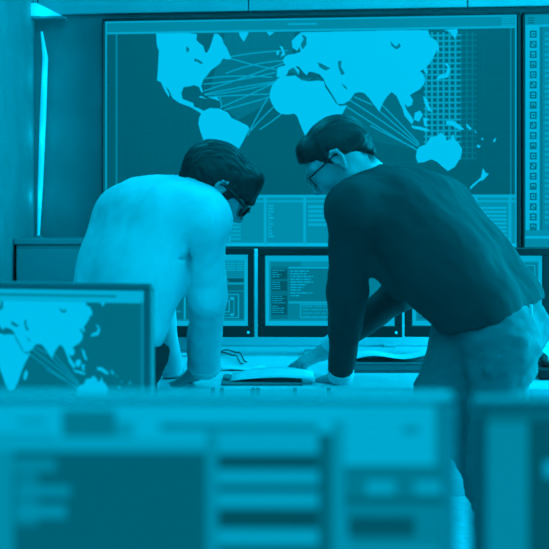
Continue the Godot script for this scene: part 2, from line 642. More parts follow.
func page_near(kind: int) -> ImageTexture:     # monitors of the front row, 640 x 400
	var p := Page.new(640, 400, 2.0, S(150))
	if kind == 0:
		p.rect(0, 0, 640, 52, S(212))
		p.rect(0, 34, 250, 50, S(186))
		p.rect(212, 20, 240, 24, S(160))
		p.rect(256, 10, 310, 38, S(140))
		p.rect(310, 22, 328, 38, S(176))
		p.rect(354, 24, 512, 31, S(140))
		p.rect(0, 52, 640, 400, S(150))
		p.rect(0, 40, 400, 53, S(190))
		p.rect(0, 53, 206, 400, S(168))
		p.rect(208, 53, 400, 400, S(112))
		p.rect(208, 60, 250, 74, S(158))
		p.rect(210, 74, 232, 130, S(150))
		p.rect(210, 88, 264, 100, S(165))
		p.rect(210, 109, 260, 122, S(172))
		p.rows(214, 160, 380, 390, 24, 9, S(150), rng)
		p.rect(400, 33, 412, 400, S(166))
		var y := 33.0
		for b in [[22, 196], [16, 92], [16, 190], [7, 96], [17, 190], [21, 88], [18, 190], [9, 96], [18, 190], [20, 88], [20, 186], [16, 92], [20, 188], [9, 96], [18, 190], [21, 88], [18, 190], [9, 96], [18, 190]]:
			p.rect(412, y, 512, y + b[0], S(b[1]))
			y += b[0]
		p.rect(512, 33, 526, 400, S(116))
		p.rect(526, 20, 545, 400, S(170))
		p.rect(538, 0, 640, 66, S(212))
		for i in 5:
			p.rect(540, 10 + i * 11, 628, 12.5 + i * 11, S(192))
		p.rect(596, 26, 612, 34, S(165))
		p.rect(628, 0, 640, 400, S(150))
		p.rect(538, 66, 640, 78, S(138))
		p.rect(538, 78, 640, 100, S(140))
		p.rect(560, 82, 588, 96, S(190))
		p.rect(608, 82, 634, 96, S(188))
		p.rect(538, 100, 640, 106, S(105))
		p.rect(538, 106, 640, 122, S(152))
		p.rect(542, 119, 608, 140, S(96))
		p.rect(608, 122, 632, 140, S(150))
		p.rows(542, 150, 630, 390, 26, 12, S(170), rng, true)
	else:
		p.rect(0, 0, 640, 16, S(128))
		p.rect(0, 16, 46, 400, S(160))
		p.rect(46, 12, 640, 400, S(96))
		p.rect(62, 56, 90, 74, S(190))
		p.rows(110, 40, 600, 390, 30, 12, S(150), rng)
	return p.texture()

func screen_mat(called: String, t: Texture2D, energy := 1.0) -> StandardMaterial3D:
	var m := StandardMaterial3D.new()
	m.resource_name = called
	m.albedo_color = tint(0.012)
	m.roughness = 0.32
	m.metallic_specular = 0.35
	m.emission_enabled = true
	m.emission = Color.WHITE
	m.emission_operator = BaseMaterial3D.EMISSION_OP_MULTIPLY
	m.emission_texture = t
	m.emission_energy_multiplier = energy * 0.96
	m.texture_repeat = false
	return m
func face(w: float, h: float) -> QuadMesh:
	var q := QuadMesh.new()
	q.size = Vector2(w, h)
	return q

# ---------------------------------------------------------------- objects
# a desktop monitor; the node stands on the desk, the screen faces +z
func monitor(called: String, label: String, where: Vector3, turn: float, w: float, h: float, low: float, rim: float, chin: float, look: StandardMaterial3D, shell: Material, group: String, stand: Material) -> Node3D:
	var o := thing(called, label, "monitor", where, turn, group)
	var mid := low + h / 2.0
	var st := st_new()
	add_box(st, Vector3(0, mid, -0.022), Vector3(w - 0.006, h - 0.006, 0.026), 0.008)
	add_box(st, Vector3(0, mid, -0.042), Vector3(w * 0.6, h * 0.6, 0.03), 0.012)
	put(o, "rear_casing", done(st), shell)
	st = st_new()
	add_box(st, Vector3(0, low + h - rim / 2.0, 0), Vector3(w, rim, 0.022), 0.003)
	add_box(st, Vector3(0, low + chin / 2.0, 0), Vector3(w, chin, 0.022), 0.003)
	for s in [-1, 1]:
		add_box(st, Vector3(s * (w - rim) / 2.0, low + (h + chin - rim) / 2.0, 0), Vector3(rim, h - chin - rim + 0.001, 0.022), 0.003)
	put(o, "bezel", done(st), shell)
	put(o, "screen", face(w - 2 * rim + 0.004, h - rim - chin + 0.004), look, Vector3(0, low + chin + (h - rim - chin) / 2.0, 0.004))
	var b := put(o, "power_button", lathe([[0.0, 0.0], [0.0055, 0.0], [0.0055, 0.002], [0.0, 0.0022]], 12), M.button, Vector3(w / 2.0 - 0.024, low + chin * 0.42, 0.011))
	b.rotation.x = PI / 2.0
	put(o, "stand_pole", box(Vector3(0.045, mid - 0.012, 0.02), 0.004, Vector3(0, (mid + 0.012) / 2.0, -0.068)), stand)
	area_light("screen_glow", o.to_global(Vector3(0, mid, 0.03)), o.global_basis.z, Vector2(w - 2 * rim, h - rim - chin), 0.02)
	put(o, "stand_base", box(Vector3(0.2, 0.012, 0.16), 0.005, Vector3(0, 0.006, -0.06)), stand)
	return o

func area_light(called: String, where: Vector3, towards: Vector3, size: Vector2, energy: float) -> void:
	var l := AreaLight3D.new()
	l.name = numbered(called)
	l.area_size = size
	l.light_energy = energy
	l.light_color = light_tint()
	l.shadow_enabled = true
	l.area_range = 14.0
	l.area_attenuation = 2.0
	add_child(l)
	l.look_at_from_position(where, where + towards, Vector3.UP if absf(towards.y) < 0.9 else Vector3.FORWARD)
func ceiling_light(where: Vector3, energy: float) -> void:
	var o := thing("ceiling_light", "square recessed ceiling light panel with a thin pale frame", "light", where, 0.0, "ceiling light panels")
	var st := st_new()
	for s in [-1, 1]:
		add_box(st, Vector3(s * 0.3, -0.01, 0), Vector3(0.03, 0.03, 0.63), 0.004)
		add_box(st, Vector3(0, -0.01, s * 0.3), Vector3(0.57, 0.03, 0.03), 0.004)
	put(o, "frame", done(st), M.pale_metal)
	put(o, "diffuser", box(Vector3(0.58, 0.012, 0.58), 0.003, Vector3(0, -0.006, 0)), M.diffuser)
	area_light("ceiling_glow", where + Vector3(0, -0.03, 0), Vector3.DOWN, Vector2(0.56, 0.56), energy)

# ---------------------------------------------------------------- people
# head in its own axes: x towards the face, y up, z to one side; about 0.24 m from chin to crown
func head_net(where: Transform3D) -> Array:
	var f := Field.new(Vector3(-0.14, -0.2, -0.11), Vector3(0.15, 0.15, 0.11), 0.0042)
	f.ell(Vector3(-0.010, 0.028, 0), Vector3(0.098, 0.086, 0.076), 0.02)
	f.ell(Vector3(0.030, -0.030, 0), Vector3(0.060, 0.075, 0.056), 0.03)
	f.cap(Vector3(-0.015, -0.075, 0), Vector3(-0.05, -0.19, 0), 0.054, 0.06, 0.03)
	f.cap(Vector3(0.072, -0.100, -0.012), Vector3(0.072, -0.100, 0.012), 0.020, 0.020, 0.025)      # chin
	for s in [-1, 1]:
		f.cap(Vector3(0.0, -0.055, 0.054 * s), Vector3(0.062, -0.100, 0.018 * s), 0.016, 0.017, 0.025)   # jaw
		f.cap(Vector3(0.083, 0.028, 0.012 * s), Vector3(0.068, 0.026, 0.045 * s), 0.010, 0.010, 0.014)   # brow
		f.ell(Vector3(0.060, -0.022, 0.036 * s), Vector3(0.026, 0.024, 0.020), 0.02)                     # cheek
		f.ell(Vector3(0.086, 0.007, 0.031 * s), Vector3(0.012, 0.010, 0.016), 0.008, Basis.IDENTITY, true)  # eye socket
		f.ell(Vector3(0.076, 0.006, 0.031 * s), Vector3(0.013, 0.010, 0.014), 0.003)                     # lid
		# ear: rim, lobe and bowl
		var e := [Vector3(0.006, -0.004, 0.078 * s), Vector3(0.010, 0.018, 0.080 * s), Vector3(-0.002, 0.030, 0.086 * s), Vector3(-0.017, 0.024, 0.090 * s), Vector3(-0.020, 0.004, 0.089 * s), Vector3(-0.012, -0.016, 0.084 * s), Vector3(-0.001, -0.028, 0.079 * s)]
		for i in e.size() - 1:
			f.cap(e[i], e[i + 1], 0.0055, 0.0055, 0.004)
		f.ell(Vector3(-0.004, -0.024, 0.079 * s), Vector3(0.008, 0.010, 0.006), 0.005)
		f.ell(Vector3(-0.005, 0.003, 0.079 * s), Vector3(0.014, 0.024, 0.007), 0.004)
		f.ell(Vector3(-0.001, 0.001, 0.089 * s), Vector3(0.007, 0.012, 0.007), 0.003, Basis.IDENTITY, true)
		f.cap(Vector3(0.094, -0.036, 0.0), Vector3(0.088, -0.037, 0.013 * s), 0.009, 0.007, 0.006)       # nostril
	f.cap(Vector3(0.084, 0.020, 0), Vector3(0.107, -0.028, 0), 0.008, 0.0105, 0.012)                    # nose
	f.cap(Vector3(0.090, -0.061, -0.014), Vector3(0.090, -0.061, 0.014), 0.0065, 0.0065, 0.006)         # lips
	f.cap(Vector3(0.088, -0.071, -0.011), Vector3(0.088, -0.071, 0.011), 0.0075, 0.0075, 0.006)
	f.cap(Vector3(0.100, -0.066, -0.02), Vector3(0.100, -0.066, 0.02), 0.002, 0.002, 0.003)
	return f.net(where)

# hand: wrist at the origin, x towards the finger ends, y out of the back of the hand, thumb towards z
func hand_net(where: Transform3D, curls: Array, thumb_in: float, size := 1.0) -> Array:
	var f := Field.new(Vector3(-0.05, -0.115, -0.07), Vector3(0.22, 0.05, 0.11), 0.0034)
	for i in 4:
		var z: float = [0.030, 0.010, -0.010, -0.028][i]
		f.cap(Vector3(0.0, 0, z * 0.55), Vector3([0.088, 0.092, 0.088, 0.079][i], 0.002, z), 0.017, 0.0115, 0.012)
	f.cap(Vector3(-0.012, 0, 0), Vector3(0.01, 0, 0), 0.024, 0.025, 0.02)
	for i in 4:
		var a := Vector3([0.088, 0.092, 0.088, 0.079][i], 0.001, [0.030, 0.010, -0.010, -0.028][i])
		var spread: float = [0.06, 0.0, -0.05, -0.12][i]
		var turn := 0.0
		var r: float = [0.0092, 0.0095, 0.009, 0.008][i]
		for j in 3:
			turn += curls[i] * [0.75, 1.15, 0.75][j]
			var len: float = [0.040, 0.025, 0.019][j] * [0.96, 1.06, 1.0, 0.8][i]
			var b := a + Vector3(cos(turn), -sin(turn), spread).normalized() * len
			f.cap(a, b, r, r * 0.92, 0.003)
			a = b
			r *= 0.92
	var t0 := Vector3(0.02, -0.006, 0.024)
	var t1 := t0 + Vector3(0.034, -0.008, 0.026 - 0.012 * thumb_in)
	var t2 := t1 + Vector3(0.030, -0.006 - 0.012 * thumb_in, 0.012 - 0.022 * thumb_in)
	var t3 := t2 + Vector3(0.024, -0.004, 0.004 - 0.02 * thumb_in)
	f.cap(t0, t1, 0.016, 0.0125, 0.01)
	f.cap(t1, t2, 0.0118, 0.0105, 0.004)
	f.cap(t2, t3, 0.0105, 0.0088, 0.003)
	return f.net(where * Transform3D(Basis.from_scale(Vector3.ONE * size), Vector3.ZERO))

func frame_of(x: Vector3, y: Vector3, at_: Vector3) -> Transform3D:
	x = x.normalized()
	y = (y - x * x.dot(y)).normalized()
	return Transform3D(Basis(x, y, x.cross(y)), at_)

func around(pts: Array, pad: float, cell: float) -> Field:
	var lo: Vector3 = pts[0]
	var hi: Vector3 = pts[0]
	for p in pts:
		lo = lo.min(p)
		hi = hi.max(p)
	return Field.new(lo - Vector3.ONE * pad, hi + Vector3.ONE * pad, cell)

# the bones of trunk and arms: [a, b, radius a, radius b, blend]
func upper_bones(j: Dictionary) -> Array:
	var l: Vector3 = j.side
	var w: Array = j.wide
	var out := []
	for s in [-1.0, 1.0]:
		out.append([j.chest + l * 0.115 * s, j.belly + l * 0.085 * s, w[0], w[1], 0.05])
		out.append([j.belly + l * 0.085 * s, j.pelvis + l * 0.080 * s, w[1], w[2], 0.05])
	out.append([j.chest, j.belly, w[0] + 0.01, w[1], 0.05])
	out.append([j.neck, j.chest, 0.065, w[0] * 0.9, 0.06])
	for a in [j.arm_near, j.arm_far]:
		out.append([j.neck + (a[0] - j.neck) * 0.25, a[0], 0.062, a[3], 0.06])
		out.append([j.chest, a[0], 0.09, a[3], 0.06])
		out.append([a[0], a[1], a[3], a[4], 0.02])
		out.append([a[1], a[2], a[4], a[5], 0.02])
	return out
func lower_bones(j: Dictionary) -> Array:
	var l: Vector3 = j.side
	var out := []
	for s in [-1.0, 1.0]:
		out.append([j.pelvis + l * 0.065 * s, j.seat + l * 0.075 * s, j.hips[0], j.hips[1], 0.04])
	for a in [j.leg_near, j.leg_far]:
		out.append([j.seat.lerp(a[0], 0.5), a[0], j.hips[1], a[3], 0.04])
		out.append([a[0], a[1], a[3], a[4], 0.04])
		out.append([a[1], a[2], a[4], a[5], 0.02])
	return out

func person(label: String, j: Dictionary) -> Node3D:
	var o := thing("person", label, "person", Vector3(j.seat.x, 0, j.seat.z))
	var off: Vector3 = -o.position
	var up := upper_bones(j)
	var low := lower_bones(j)
	var shift := Transform3D(Basis.IDENTITY, off)
	# the body under the clothes, with head and hands, as one skin
	var ends := []
	for b in up + low:
		ends.append(b[0])
		ends.append(b[1])
	var f := around(ends, 0.17, 0.013)
	for b in up + low:
		f.cap(b[0], b[1], maxf(b[2] - (0.036 if b[2] > 0.1 else 0.022), 0.024), maxf(b[3] - (0.036 if b[3] > 0.1 else 0.022), 0.024), b[4] * 0.7)
	f.cap(j.neck, j.head + j.head_up * -0.1 + j.head_face * -0.03, 0.056, 0.053, 0.02)
	var hf := frame_of(j.head_face, j.head_up, j.head) * Transform3D(Basis.from_scale(Vector3.ONE * j.head_size), Vector3.ZERO)
	var skin := [f.net(shift), head_net(shift * hf)]
	for h in [j.hand_near, j.hand_far]:
		skin.append(hand_net(shift * h[0], h[1], h[2]))
	put(o, "body", net_mesh(skin), M.skin)
	# top
	ends.clear()
	for b in up:
		ends.append(b[0])
		ends.append(b[1])
	f = around(ends, 0.16, 0.0095)
	for b in up:
		f.cap(b[0], b[1], b[2], b[3], b[4])
	for c in j.top_folds:
		f.cap(c[0], c[1], c[2], c[3], c[4])
	for c in j.top_cuts:
		f.ell(c[0], c[1], 0.012, Basis.IDENTITY, true)
	f.cut_plane(j.hem[0], j.hem[1], 0.22)
	for a in [j.arm_near, j.arm_far]:
		f.cut_plane(a[2] + (a[2] - a[1]).normalized() * 0.0, (a[2] - a[1]).normalized(), 0.075)
	var nz := FastNoiseLite.new()
	nz.seed = j.seed
	nz.frequency = 5.0
	nz.fractal_octaves = 3
	var amp: float = j.crumple
	var axis: Vector3 = (j.neck - j.pelvis).normalized()
	var crease := func(p: Vector3, _n: Vector3) -> float:
		var q := p - axis * p.dot(axis) * 0.45
		return amp * (nz.get_noise_3dv(q) - 0.6 * absf(nz.get_noise_3dv(q * 1.7 + Vector3.ONE)))
	var top := put(o, j.top_name, net_mesh([f.net(shift, crease)]), j.top_mat)
	# hem and cuffs
	for a in [j.arm_near, j.arm_far]:
		var d: Vector3 = (a[2] - a[1]).normalized()
		var st := around([a[2] - d * 0.02, a[2] + d * 0.04], 0.06, 0.005)
		st.cap(a[2] - d * 0.03, a[2] + d * 0.05, a[5] * j.cuff, a[5] * j.cuff, 0.004)
		st.cut_plane(a[2] + d * j.cuff_long, d, 0.1)
		st.cut_plane(a[2] - d * 0.012, -d, 0.1)
		put(top, "cuff", net_mesh([st.net(shift)]), M.shirt)
	# trousers
	ends.clear()
	for b in low:
		ends.append(b[0])
		ends.append(b[1])
	f = around(ends, 0.21, 0.0105)
	for b in low:
		f.cap(b[0], b[1], b[2], b[3], b[4])
	for c in j.low_folds:
		f.cap(c[0], c[1], c[2], c[3], c[4])
	f.cut_plane(j.hem[0] - j.hem[1] * 0.05, -j.hem[1], 0.35)
	var nz2 := FastNoiseLite.new()
	nz2.seed = j.seed + 5
	nz2.frequency = 7.0
	var crease2 := func(p: Vector3, _n: Vector3) -> float:
		return 0.012 * nz2.get_noise_3dv(p * Vector3(1.0, 1.9, 1.0)) - 0.008 * absf(nz2.get_noise_3dv(p * Vector3(0.8, 2.6, 0.8)))
	put(o, j.low_name, net_mesh([f.net(shift, crease2)]), j.low_mat)
	# shoes
	for a in [j.leg_near, j.leg_far]:
		var toe: Vector3 = Vector3(j.face_flat.x, 0, j.face_flat.z).normalized()
		var g := Vector3(a[2].x, 0, a[2].z)
		var sh := around([g - toe * 0.06, g + toe * 0.2 + Vector3.UP * 0.1], 0.06, 0.007)
		sh.cap(g - toe * 0.045 + Vector3.UP * 0.045, g + toe * 0.07 + Vector3.UP * 0.05, 0.042, 0.046, 0.02)
		sh.cap(g + toe * 0.06 + Vector3.UP * 0.045, g + toe * 0.165 + Vector3.UP * 0.036, 0.046, 0.034, 0.02)
		sh.cap(g - toe * 0.03 + Vector3.UP * 0.06, g - toe * 0.02 + Vector3.UP * 0.1, 0.043, 0.042, 0.02)
		sh.cut_plane(g, Vector3.DOWN, 0.3)
		put(o, "shoe", net_mesh([sh.net(shift)]), M.shoe)
	# hair
	var hr := Field.new(Vector3(-0.17, -0.12, -0.14), Vector3(0.16, 0.19, 0.14), 0.0045)
	for c in j.hair:
		if c[0] == "e":
			hr.ell(c[1], c[2], c[3])
		elif c[0] == "x":
			hr.ell(c[1], c[2], c[3], Basis.IDENTITY, true)
		else:
			hr.cap(c[1], c[2], c[3], c[4], c[5])
	var nz3 := FastNoiseLite.new()
	nz3.seed = j.seed + 9
	nz3.frequency = 60.0
	var back: Transform3D = (shift * hf).affine_inverse()
	var strands := func(p: Vector3, _n: Vector3) -> float:
		var q: Vector3 = back * p
		return j.strand * nz3.get_noise_3d(atan2(q.y, q.x) * 0.03, q.length() * 0.2, q.z * 1.6)
	put(o, "hair", net_mesh([hr.net(shift * hf, strands)]), M.hair)
	# spectacles and eyes
	var sp := st_new()
	var r: float = j.rim
	var ws: float = 0.027
	for s in [-1.0, 1.0]:
		var loop := []
		for i in 20:
			var a := TAU * i / 20.0
			var cx := signf(cos(a)) * pow(absf(cos(a)), 0.6)
			var cy := signf(sin(a)) * pow(absf(sin(a)), 0.6)
			loop.append(Vector3(0.106 - 0.012 * absf(0.034 * s + ws * cx) / 0.06, 0.003 + 0.020 * cy, 0.034 * s + ws * cx))
		add_tube(sp, loop, r, 6, true)
		add_tube(sp, [Vector3(0.094, 0.014, 0.061 * s), Vector3(0.086, 0.015, 0.073 * s), Vector3(0.04, 0.016, 0.080 * s), Vector3(-0.004, 0.018, 0.086 * s), Vector3(-0.03, 0.002, 0.088 * s)], r * 1.15, 6)
	add_tube(sp, [Vector3(0.105, 0.008, -0.008), Vector3(0.109, 0.010, 0), Vector3(0.105, 0.008, 0.008)], r, 6)
	var gl := put(o, "spectacles", done(sp), M.spectacle_frame)
	gl.transform = shift * hf
	for s in [-1.0, 1.0]:
		var lens := put(gl, "lens", box(Vector3(0.0015, 0.036, 0.050), 0.0004), M[j.lens], Vector3(0.0995, 0.003, 0.034 * s))
		lens.rotation.y = 0.2 * s
		var eye := SphereMesh.new()
		eye.radius = 0.0105
		eye.height = 0.021
		var ey := put(o, "eye", eye, M.eye)
		ey.transform = shift * hf * Transform3D(Basis.IDENTITY, Vector3(0.0795, 0.005, 0.031 * s))
	return o

func collar(o: Node3D, c: Vector3, axis: Vector3, r: float, tall: float) -> void:
	var off := -o.position
	var st := st_new()
	st.set_smooth_group(0)
	var t := frame_of(axis, Vector3(0.3, 1, 0.1), c + off)
	for i in 28:
		var a := TAU * i / 28.0
		var b := TAU * (i + 1) / 28.0
		for ring in [[0.0, 1.0, 1.0, 0.92], [1.0, 0.92, 0.86, 0.84], [0.86, 0.84, 0.1, 0.94]]:
			quad(st, t * Vector3(ring[0] * tall, cos(a) * r * ring[1], sin(a) * r * ring[1]), t * Vector3(ring[0] * tall, cos(b) * r * ring[1], sin(b) * r * ring[1]), t * Vector3(ring[2] * tall, cos(b) * r * ring[3], sin(b) * r * ring[3]), t * Vector3(ring[2] * tall, cos(a) * r * ring[3], sin(a) * r * ring[3]), t * Vector3(tall * 0.5, cos(a) * r * 0.85, sin(a) * r * 0.85))
	put(o, "shirt_collar", done(st), M.shirt)

func _ready() -> void:
	rng.seed = 11
	# ------------------------------------------------------------ camera
	var cam := Camera3D.new()
	cam.name = "camera"
	var ca := CameraAttributesPhysical.new()
	ca.frustum_focal_length = 50.0
	ca.frustum_focus_distance = 4.25
	ca.frustum_near = 0.1
	ca.frustum_far = 60.0
	ca.exposure_aperture = 3.0
	cam.attributes = ca
	cam.projection = Camera3D.PROJECTION_FRUSTUM
	cam.near = 0.1
	cam.far = 60.0
	cam.size = 0.1 * 549.0 / FOCAL
	cam.frustum_offset = Vector2(0, -0.1 * (274.5 - 210.0) / FOCAL)
	cam.position = EYE
	add_child(cam)
	cam.current = true
	# ------------------------------------------------------------ environment, lights
	var env := Environment.new()
	env.background_mode = Environment.BG_COLOR
	env.background_color = Color(0, 0.02, 0.03)
	env.tonemap_mode = Environment.TONE_MAPPER_LINEAR
	env.tonemap_exposure = 1.0
	env.sdfgi_enabled = true
	env.ssao_enabled = true
	env.ssil_enabled = true
	var we := WorldEnvironment.new()
	we.name = "environment"
	we.environment = env
	add_child(we)
	materials()
	for p in [[-1.3, 0.6, 2.4], [0.4, 0.6, 2.5], [-1.3, -0.9, 2.4], [0.4, -0.9, 2.4], [-1.3, -2.6, 1.1], [0.3, -2.6, 1.0], [1.6, -2.7, 1.2], [-0.6, -4.3, 1.2], [0.9, -4.3, 1.7]]:
		ceiling_light(Vector3(p[0], 2.74, p[1]), p[2])
	# tall glowing panel, added out of view to give the light from the east
	var pan := thing("added_panel", "tall unseen glowing panel added on the side wall for light from the right", "light", Vector3(2.37, 0.3, -4.0), 0.0)
	put(pan, "frame", box(Vector3(0.05, 1.9, 1.9), 0.006, Vector3(0, 0.95, 0)), M.pale_metal)
	put(pan, "diffuser", box(Vector3(0.02, 1.8, 1.8), 0.004, Vector3(-0.022, 0.95, 0)), M.diffuser)
	area_light("panel_glow", Vector3(2.32, 1.25, -4.0), Vector3(-1, 0, 0), Vector2(1.7, 1.7), 13.0)
	room()
	displays()
	furniture()
	people()
	small_things()

func materials() -> void:
	mottle(mat("wall", 0.26, 0.8), 0.02, 0.9, 0.7, 0.0, 3)
	mottle(mat("wall_pale", 0.62, 0.7), 0.02, 0.93, 0.8, 0.0, 4)
	mottle(mat("soffit", 0.46, 0.7), 0.02, 0.94, 0.8, 0.0, 5)
	mottle(mat("ceiling", 0.7, 0.9), 0.05, 0.9, 1.6, 0.02, 6)
	mottle(mat("floor", 0.75, 0.35), 0.06, 0.86, 1.2, 0.0, 7)
	mottle(mat("desk", 0.72, 0.38), 0.03, 0.95, 2.0, 0.0, 8)
	mat("divider", 0.75, 0.6)
	mat("cabinet", 0.22, 0.5)
	mat("pale_metal", 0.55, 0.4, 0.3)
	mat("grey_metal", 0.22, 0.4, 0.4)
	mat("black_plastic", 0.008, 0.42)
	mat("grey_plastic", 0.13, 0.5)
	mat("silver_plastic", 0.34, 0.5)
	mat("display_frame", 0.012, 0.4)
	mat("pale_plastic", 0.6, 0.5)
	mat("button", 0.8, 0.4)
	mottle(mat("paper", 0.70, 0.8), 0.02, 0.95, 3.0, 0.0, 9)
	mat("binder", 0.16, 0.5)
	mat("cable", 0.06, 0.5)
	mottle(mat("skin", 0.42, 0.5), 0.08, 0.86, 6.0, 0.0, 10)
	mottle(mat("shirt", 0.71, 0.85), 0.2, 0.95, 10.0, 0.01, 11)
	mottle(mat("sweater", 0.05, 0.95), 0.35, 0.72, 9.0, 0.05, 12)
	mottle(mat("jeans", 0.23, 0.9), 0.25, 0.66, 7.0, 0.05, 13, 4)
	mottle(mat("trousers", 0.03, 0.9), 0.3, 0.8, 8.0, 0.03, 14)
	mottle(mat("hair", 0.016, 0.55), 0.4, 0.55, 12.0, 0.0, 15)
	mat("shoe", 0.02, 0.35)
	mat("spectacle_frame", 0.006, 0.3)
	mat("eye", 0.35, 0.2)
	mat("seam", 0.10, 0.9)
	var l := mat("lens", 0.9, 0.05)
	l.transparency = BaseMaterial3D.TRANSPARENCY_ALPHA
	l.albedo_color.a = 0.08
	var dl := mat("dark_lens", 0.01, 0.08)
	dl.transparency = BaseMaterial3D.TRANSPARENCY_ALPHA
	dl.albedo_color.a = 0.8
	glow("diffuser", 245, 1.0)
	glow("strip_glow", 204, 1.0)

const YAW := -0.105        # the back wall stands a little turned to the lens
func wall_point(px: float, py: float, off: float) -> Vector3:    # a place on the back wall, off metres in front of it
	var n := Vector3(sin(YAW), 0, cos(YAW))
	var p0 := Vector3(0, 0, -5.56) + n * off
	var d := at(px, py, 1.0) - EYE
	return EYE + d * ((p0 - EYE).dot(n) / d.dot(n))

func room() -> void:
	struct("floor", box(Vector3(5.4, 0.1, 8.2), 0.0), M.floor, "pale smooth floor", Vector3(0.2, -0.05, -2.4))
	struct("ceiling", box(Vector3(5.4, 0.1, 8.2), 0.0), M.ceiling, "pale ceiling", Vector3(0.2, 2.8, -2.4))
	struct("wall_back", box(Vector3(5.6, 2.9, 0.12), 0.0), M.wall, "wall behind the large displays", Vector3(0, 1.35, -5.56) - Vector3(sin(YAW), 0, cos(YAW)) * 0.06, YAW)
	struct("wall_left", box(Vector3(0.12, 2.9, 8.2), 0.0), M.wall, "plain side wall", Vector3(-2.36, 1.35, -2.4))
	struct("wall_right", box(Vector3(0.12, 2.9, 8.2), 0.0), M.wall_pale, "pale side wall with the added glowing panel", Vector3(2.46, 1.35, -2.4))
	struct("wall_front", box(Vector3(5.4, 2.9, 0.12), 0.0), M.wall, "plain wall facing the large displays", Vector3(0.2, 1.35, 1.6))
	# panels of the band above the displays, with open joints
	var y0 := wall_point(274, 15, 0).y + 0.015
	var band := struct("trim_1", box(Vector3(3.9, 2.72 - y0, 0.02), 0.0), M.cabinet, "pale band of panels above the large displays", Vector3(0, (2.72 + y0) / 2.0, -5.56) + Vector3(sin(YAW), 0, cos(YAW)) * 0.01, YAW)
	var x0 := wall_point(249, 8, 0.03).x
	for i in range(-2, 3):
		put(band, "panel", box(Vector3(0.994, 2.72 - y0, 0.018), 0.002), M.soffit, Vector3(x0 + 0.5 + i * 1.0, 0, 0.018))
	# pier in the corner: its side shows past the displays
	struct("wall_pier", box(Vector3(1.2, 2.72, 1.06), 0.01), M.wall, "plain pier projecting beside the large display", Vector3(-1.13 - 0.6, 1.36, -5.13))
	struct("trim_2", box(Vector3(3.1, 1.08, 0.016), 0.003), M.wall_pale, "pale wainscot panel below the large displays", Vector3(0.75, 0.54, -5.56 - 0.75 * tan(YAW)) + Vector3(sin(YAW), 0, cos(YAW)) * 0.009, YAW)
	var bb := struct("baseboard_back", box(Vector3(4.6, 0.08, 0.015), 0.002), M.pale_metal, "pale baseboard under the large displays", Vector3(0.1, 0.04, -5.56) + Vector3(sin(YAW), 0, cos(YAW)) * 0.027, YAW)
	bb.position += Vector3(cos(YAW), 0, -sin(YAW)) * 0.1

